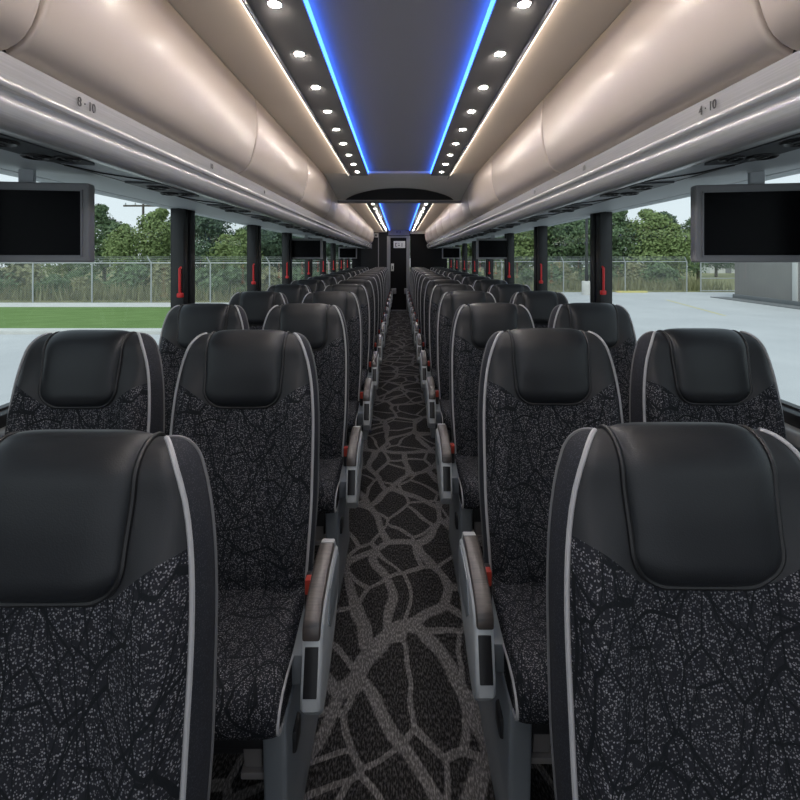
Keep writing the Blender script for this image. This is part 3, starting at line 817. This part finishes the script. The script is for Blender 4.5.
for i, (pxx, D, kd, sc_) in enumerate([(430, 56, 2, 1.1), (452, 52, 0, 1.2), (468, 50, 1, 1.3), (486, 52, 2, 1.1), (505, 50, 0, 1.2), (524, 49, 1, 1.32), (545, 50, 2, 1.02), (562, 48, 0, 1.18), (580, 49, 0, 1.1), (600, 50, 2, .98), (622, 47, 0, 1.02), (650, 46, 1, 1.14),
        (676, 45, 3, 1.12), (664, 52, 2, .92), (698, 50, 0, .98), (716, 62, 2, .92), (742, 66, 0, .95), (770, 60, 2, .95), (800, 60, 0, 1.)]):
    TREES.append(((pxx - 399.5) / 450 * D, D, kd, sc_, 'right'))
used = set(); cnt = {}
for x, y, kd, sc_, side in TREES:
    pxx_ = 399.5 + x / y * 450
    cnt[(kd, side)] = cnt.get((kd, side), 0) + 1
    ref = 'from the outer end' if side == 'left' else 'from the aisle'
    lab = f'{KW[kd]} tree beyond the {side} fence, {ORD[cnt[(kd, side)] - 1]} of its kind from the left'
    if pxx_ < 60 or pxx_ > 705: lab = f'{KW[kd]} tree beyond the {side} fence, hidden behind the nearest {side} monitor'; cnt[(kd, side)] -= 1
    if kd not in used: o = KINDS[kd]; used.add(kd); o['label'] = lab; o.location = (x, y, GZ)
    else: o = dup(KINDS[kd], lab, (x, y, GZ))
    o['group'] = f'trees beyond the {side} fence'; o.scale = (sc_ * rnd.uniform(.95, 1.15),) * 2 + (sc_,); o.rotation_euler = (0, 0, rnd.random() * 6.28)
def make_bush(seed, m):
    t = thing('bush', '', 'bush'); bm, b_ = crown(seed, 1.9, 1.5, 1700, .25, .13, 6); obj('foliage', bm, m, t, smooth=0, recalc=False)
    bm = bmesh.new()
    for c, r in b_: tube(bm, [(0, 0, 0), c * .6, c], [.04, .03, .01], 5)
    obj('stems', bm, 'bark', t); return t
BK = [make_bush(5, 'leaf_b'), make_bush(9, 'leaf_d')]; BW = ['green', 'olive']; bu = set(); cb = {}
for side, x0, x1, y in (('left', -27.5, -3, 30.5), ('right', 6, 24.5, 39)):
    n = 17 if side == 'left' else 9
    for i in range(n):
        x = x0 + (x1 - x0) * (i + .5 * rnd.random()) / n; yy = y + rnd.uniform(-1., 3.5); kd = (i * 7 + i // 3) % 2
        cb[(kd, side)] = cb.get((kd, side), 0) + 1
        lab = f'{BW[kd]} bush just behind the {side} fence, {ORD[cb[(kd, side)] - 1]} of the {BW[kd]} ones from the left'
        if kd not in bu: o = BK[kd]; bu.add(kd); o['label'] = lab; o.location = (x, yy, GZ)
        else: o = dup(BK[kd], lab, (x, yy, GZ))
        o['group'] = f'bushes behind the {side} fence'; q = rnd.uniform(.7, 1.25); o.scale = (q * 1.15, q * 1.1, q); o.rotation_euler = (0, 0, rnd.random() * 6.28)
# tall dry grass behind the fences
bm = bmesh.new(); rg = random.Random(5)
for (x0, x1, ya, ybb, n) in ((-38, 1, 27.6, 37, 9000), (2, 27, 36.2, 47, 6000)):
    for i in range(n):
        x = rg.uniform(x0, x1); y = rg.uniform(ya, ybb); h = rg.uniform(.5, 1.3); w = rg.uniform(.03, .08); a = rg.random() * PI; lx, ly = rg.gauss(0, .2), rg.gauss(0, .2)
        c, s_ = math.cos(a) * w, math.sin(a) * w
        bm.faces.new([bm.verts.new((x - c, y - s_, GZ)), bm.verts.new((x + c, y + s_, GZ)), bm.verts.new((x + lx, y + ly, GZ + h))])
tag(obj('grass', bm, 'leaf_d', smooth=0, recalc=False), 'tall dry grass growing behind both fences', 'grass', kind='stuff')

# ------------------------------------------------------------------ sky and sun
w = bpy.data.worlds.new('World'); sc.world = w; w.use_nodes = True; t = w.node_tree
bg = t.nodes['Background']; tc = t.nodes.new('ShaderNodeTexCoord'); sp = t.nodes.new('ShaderNodeSeparateXYZ'); rp = t.nodes.new('ShaderNodeValToRGB')
t.links.new(tc.outputs['Generated'], sp.inputs[0]); t.links.new(sp.outputs['Z'], rp.inputs['Fac'])
e = rp.color_ramp.elements; e[0].position = 0.; e[0].color = (.80, .85, .90, 1); e[1].position = .5; e[1].color = (.66, .76, .88, 1)
t.links.new(rp.outputs['Color'], bg.inputs['Color']); bg.inputs['Strength'].default_value = 1.2
sl = bpy.data.lights.new('sun', 'SUN'); sl.energy = 1.9; sl.angle = math.radians(25); sl.color = (1, .96, .9)
so = bpy.data.objects.new('sun', sl); COL.objects.link(so); so.rotation_euler = (math.radians(38), math.radians(-14), 0)

# ------------------------------------------------------------------ camera
cam = bpy.data.cameras.new('camera'); co = bpy.data.objects.new('camera', cam); COL.objects.link(co)
co.location = (0, 0, CAM_Z); co.rotation_euler = (PI / 2, 0, 0); cam.sensor_width = 36; cam.lens = 450 / 800 * 36
cam.shift_y = -(400 - 258) / 800; cam.shift_x = .0006; cam.clip_start = .02; cam.clip_end = 400
sc.camera = co
sc.view_settings.view_transform = 'Standard'; sc.view_settings.look = 'None'; sc.view_settings.gamma = 1; sc.view_settings.use_curve_mapping = False
sc.view_settings.exposure = 0.
sc.cycles.use_denoising = True
sc.cycles.max_bounces = 8; sc.cycles.transparent_max_bounces = 16; sc.cycles.sample_clamp_indirect = 6.
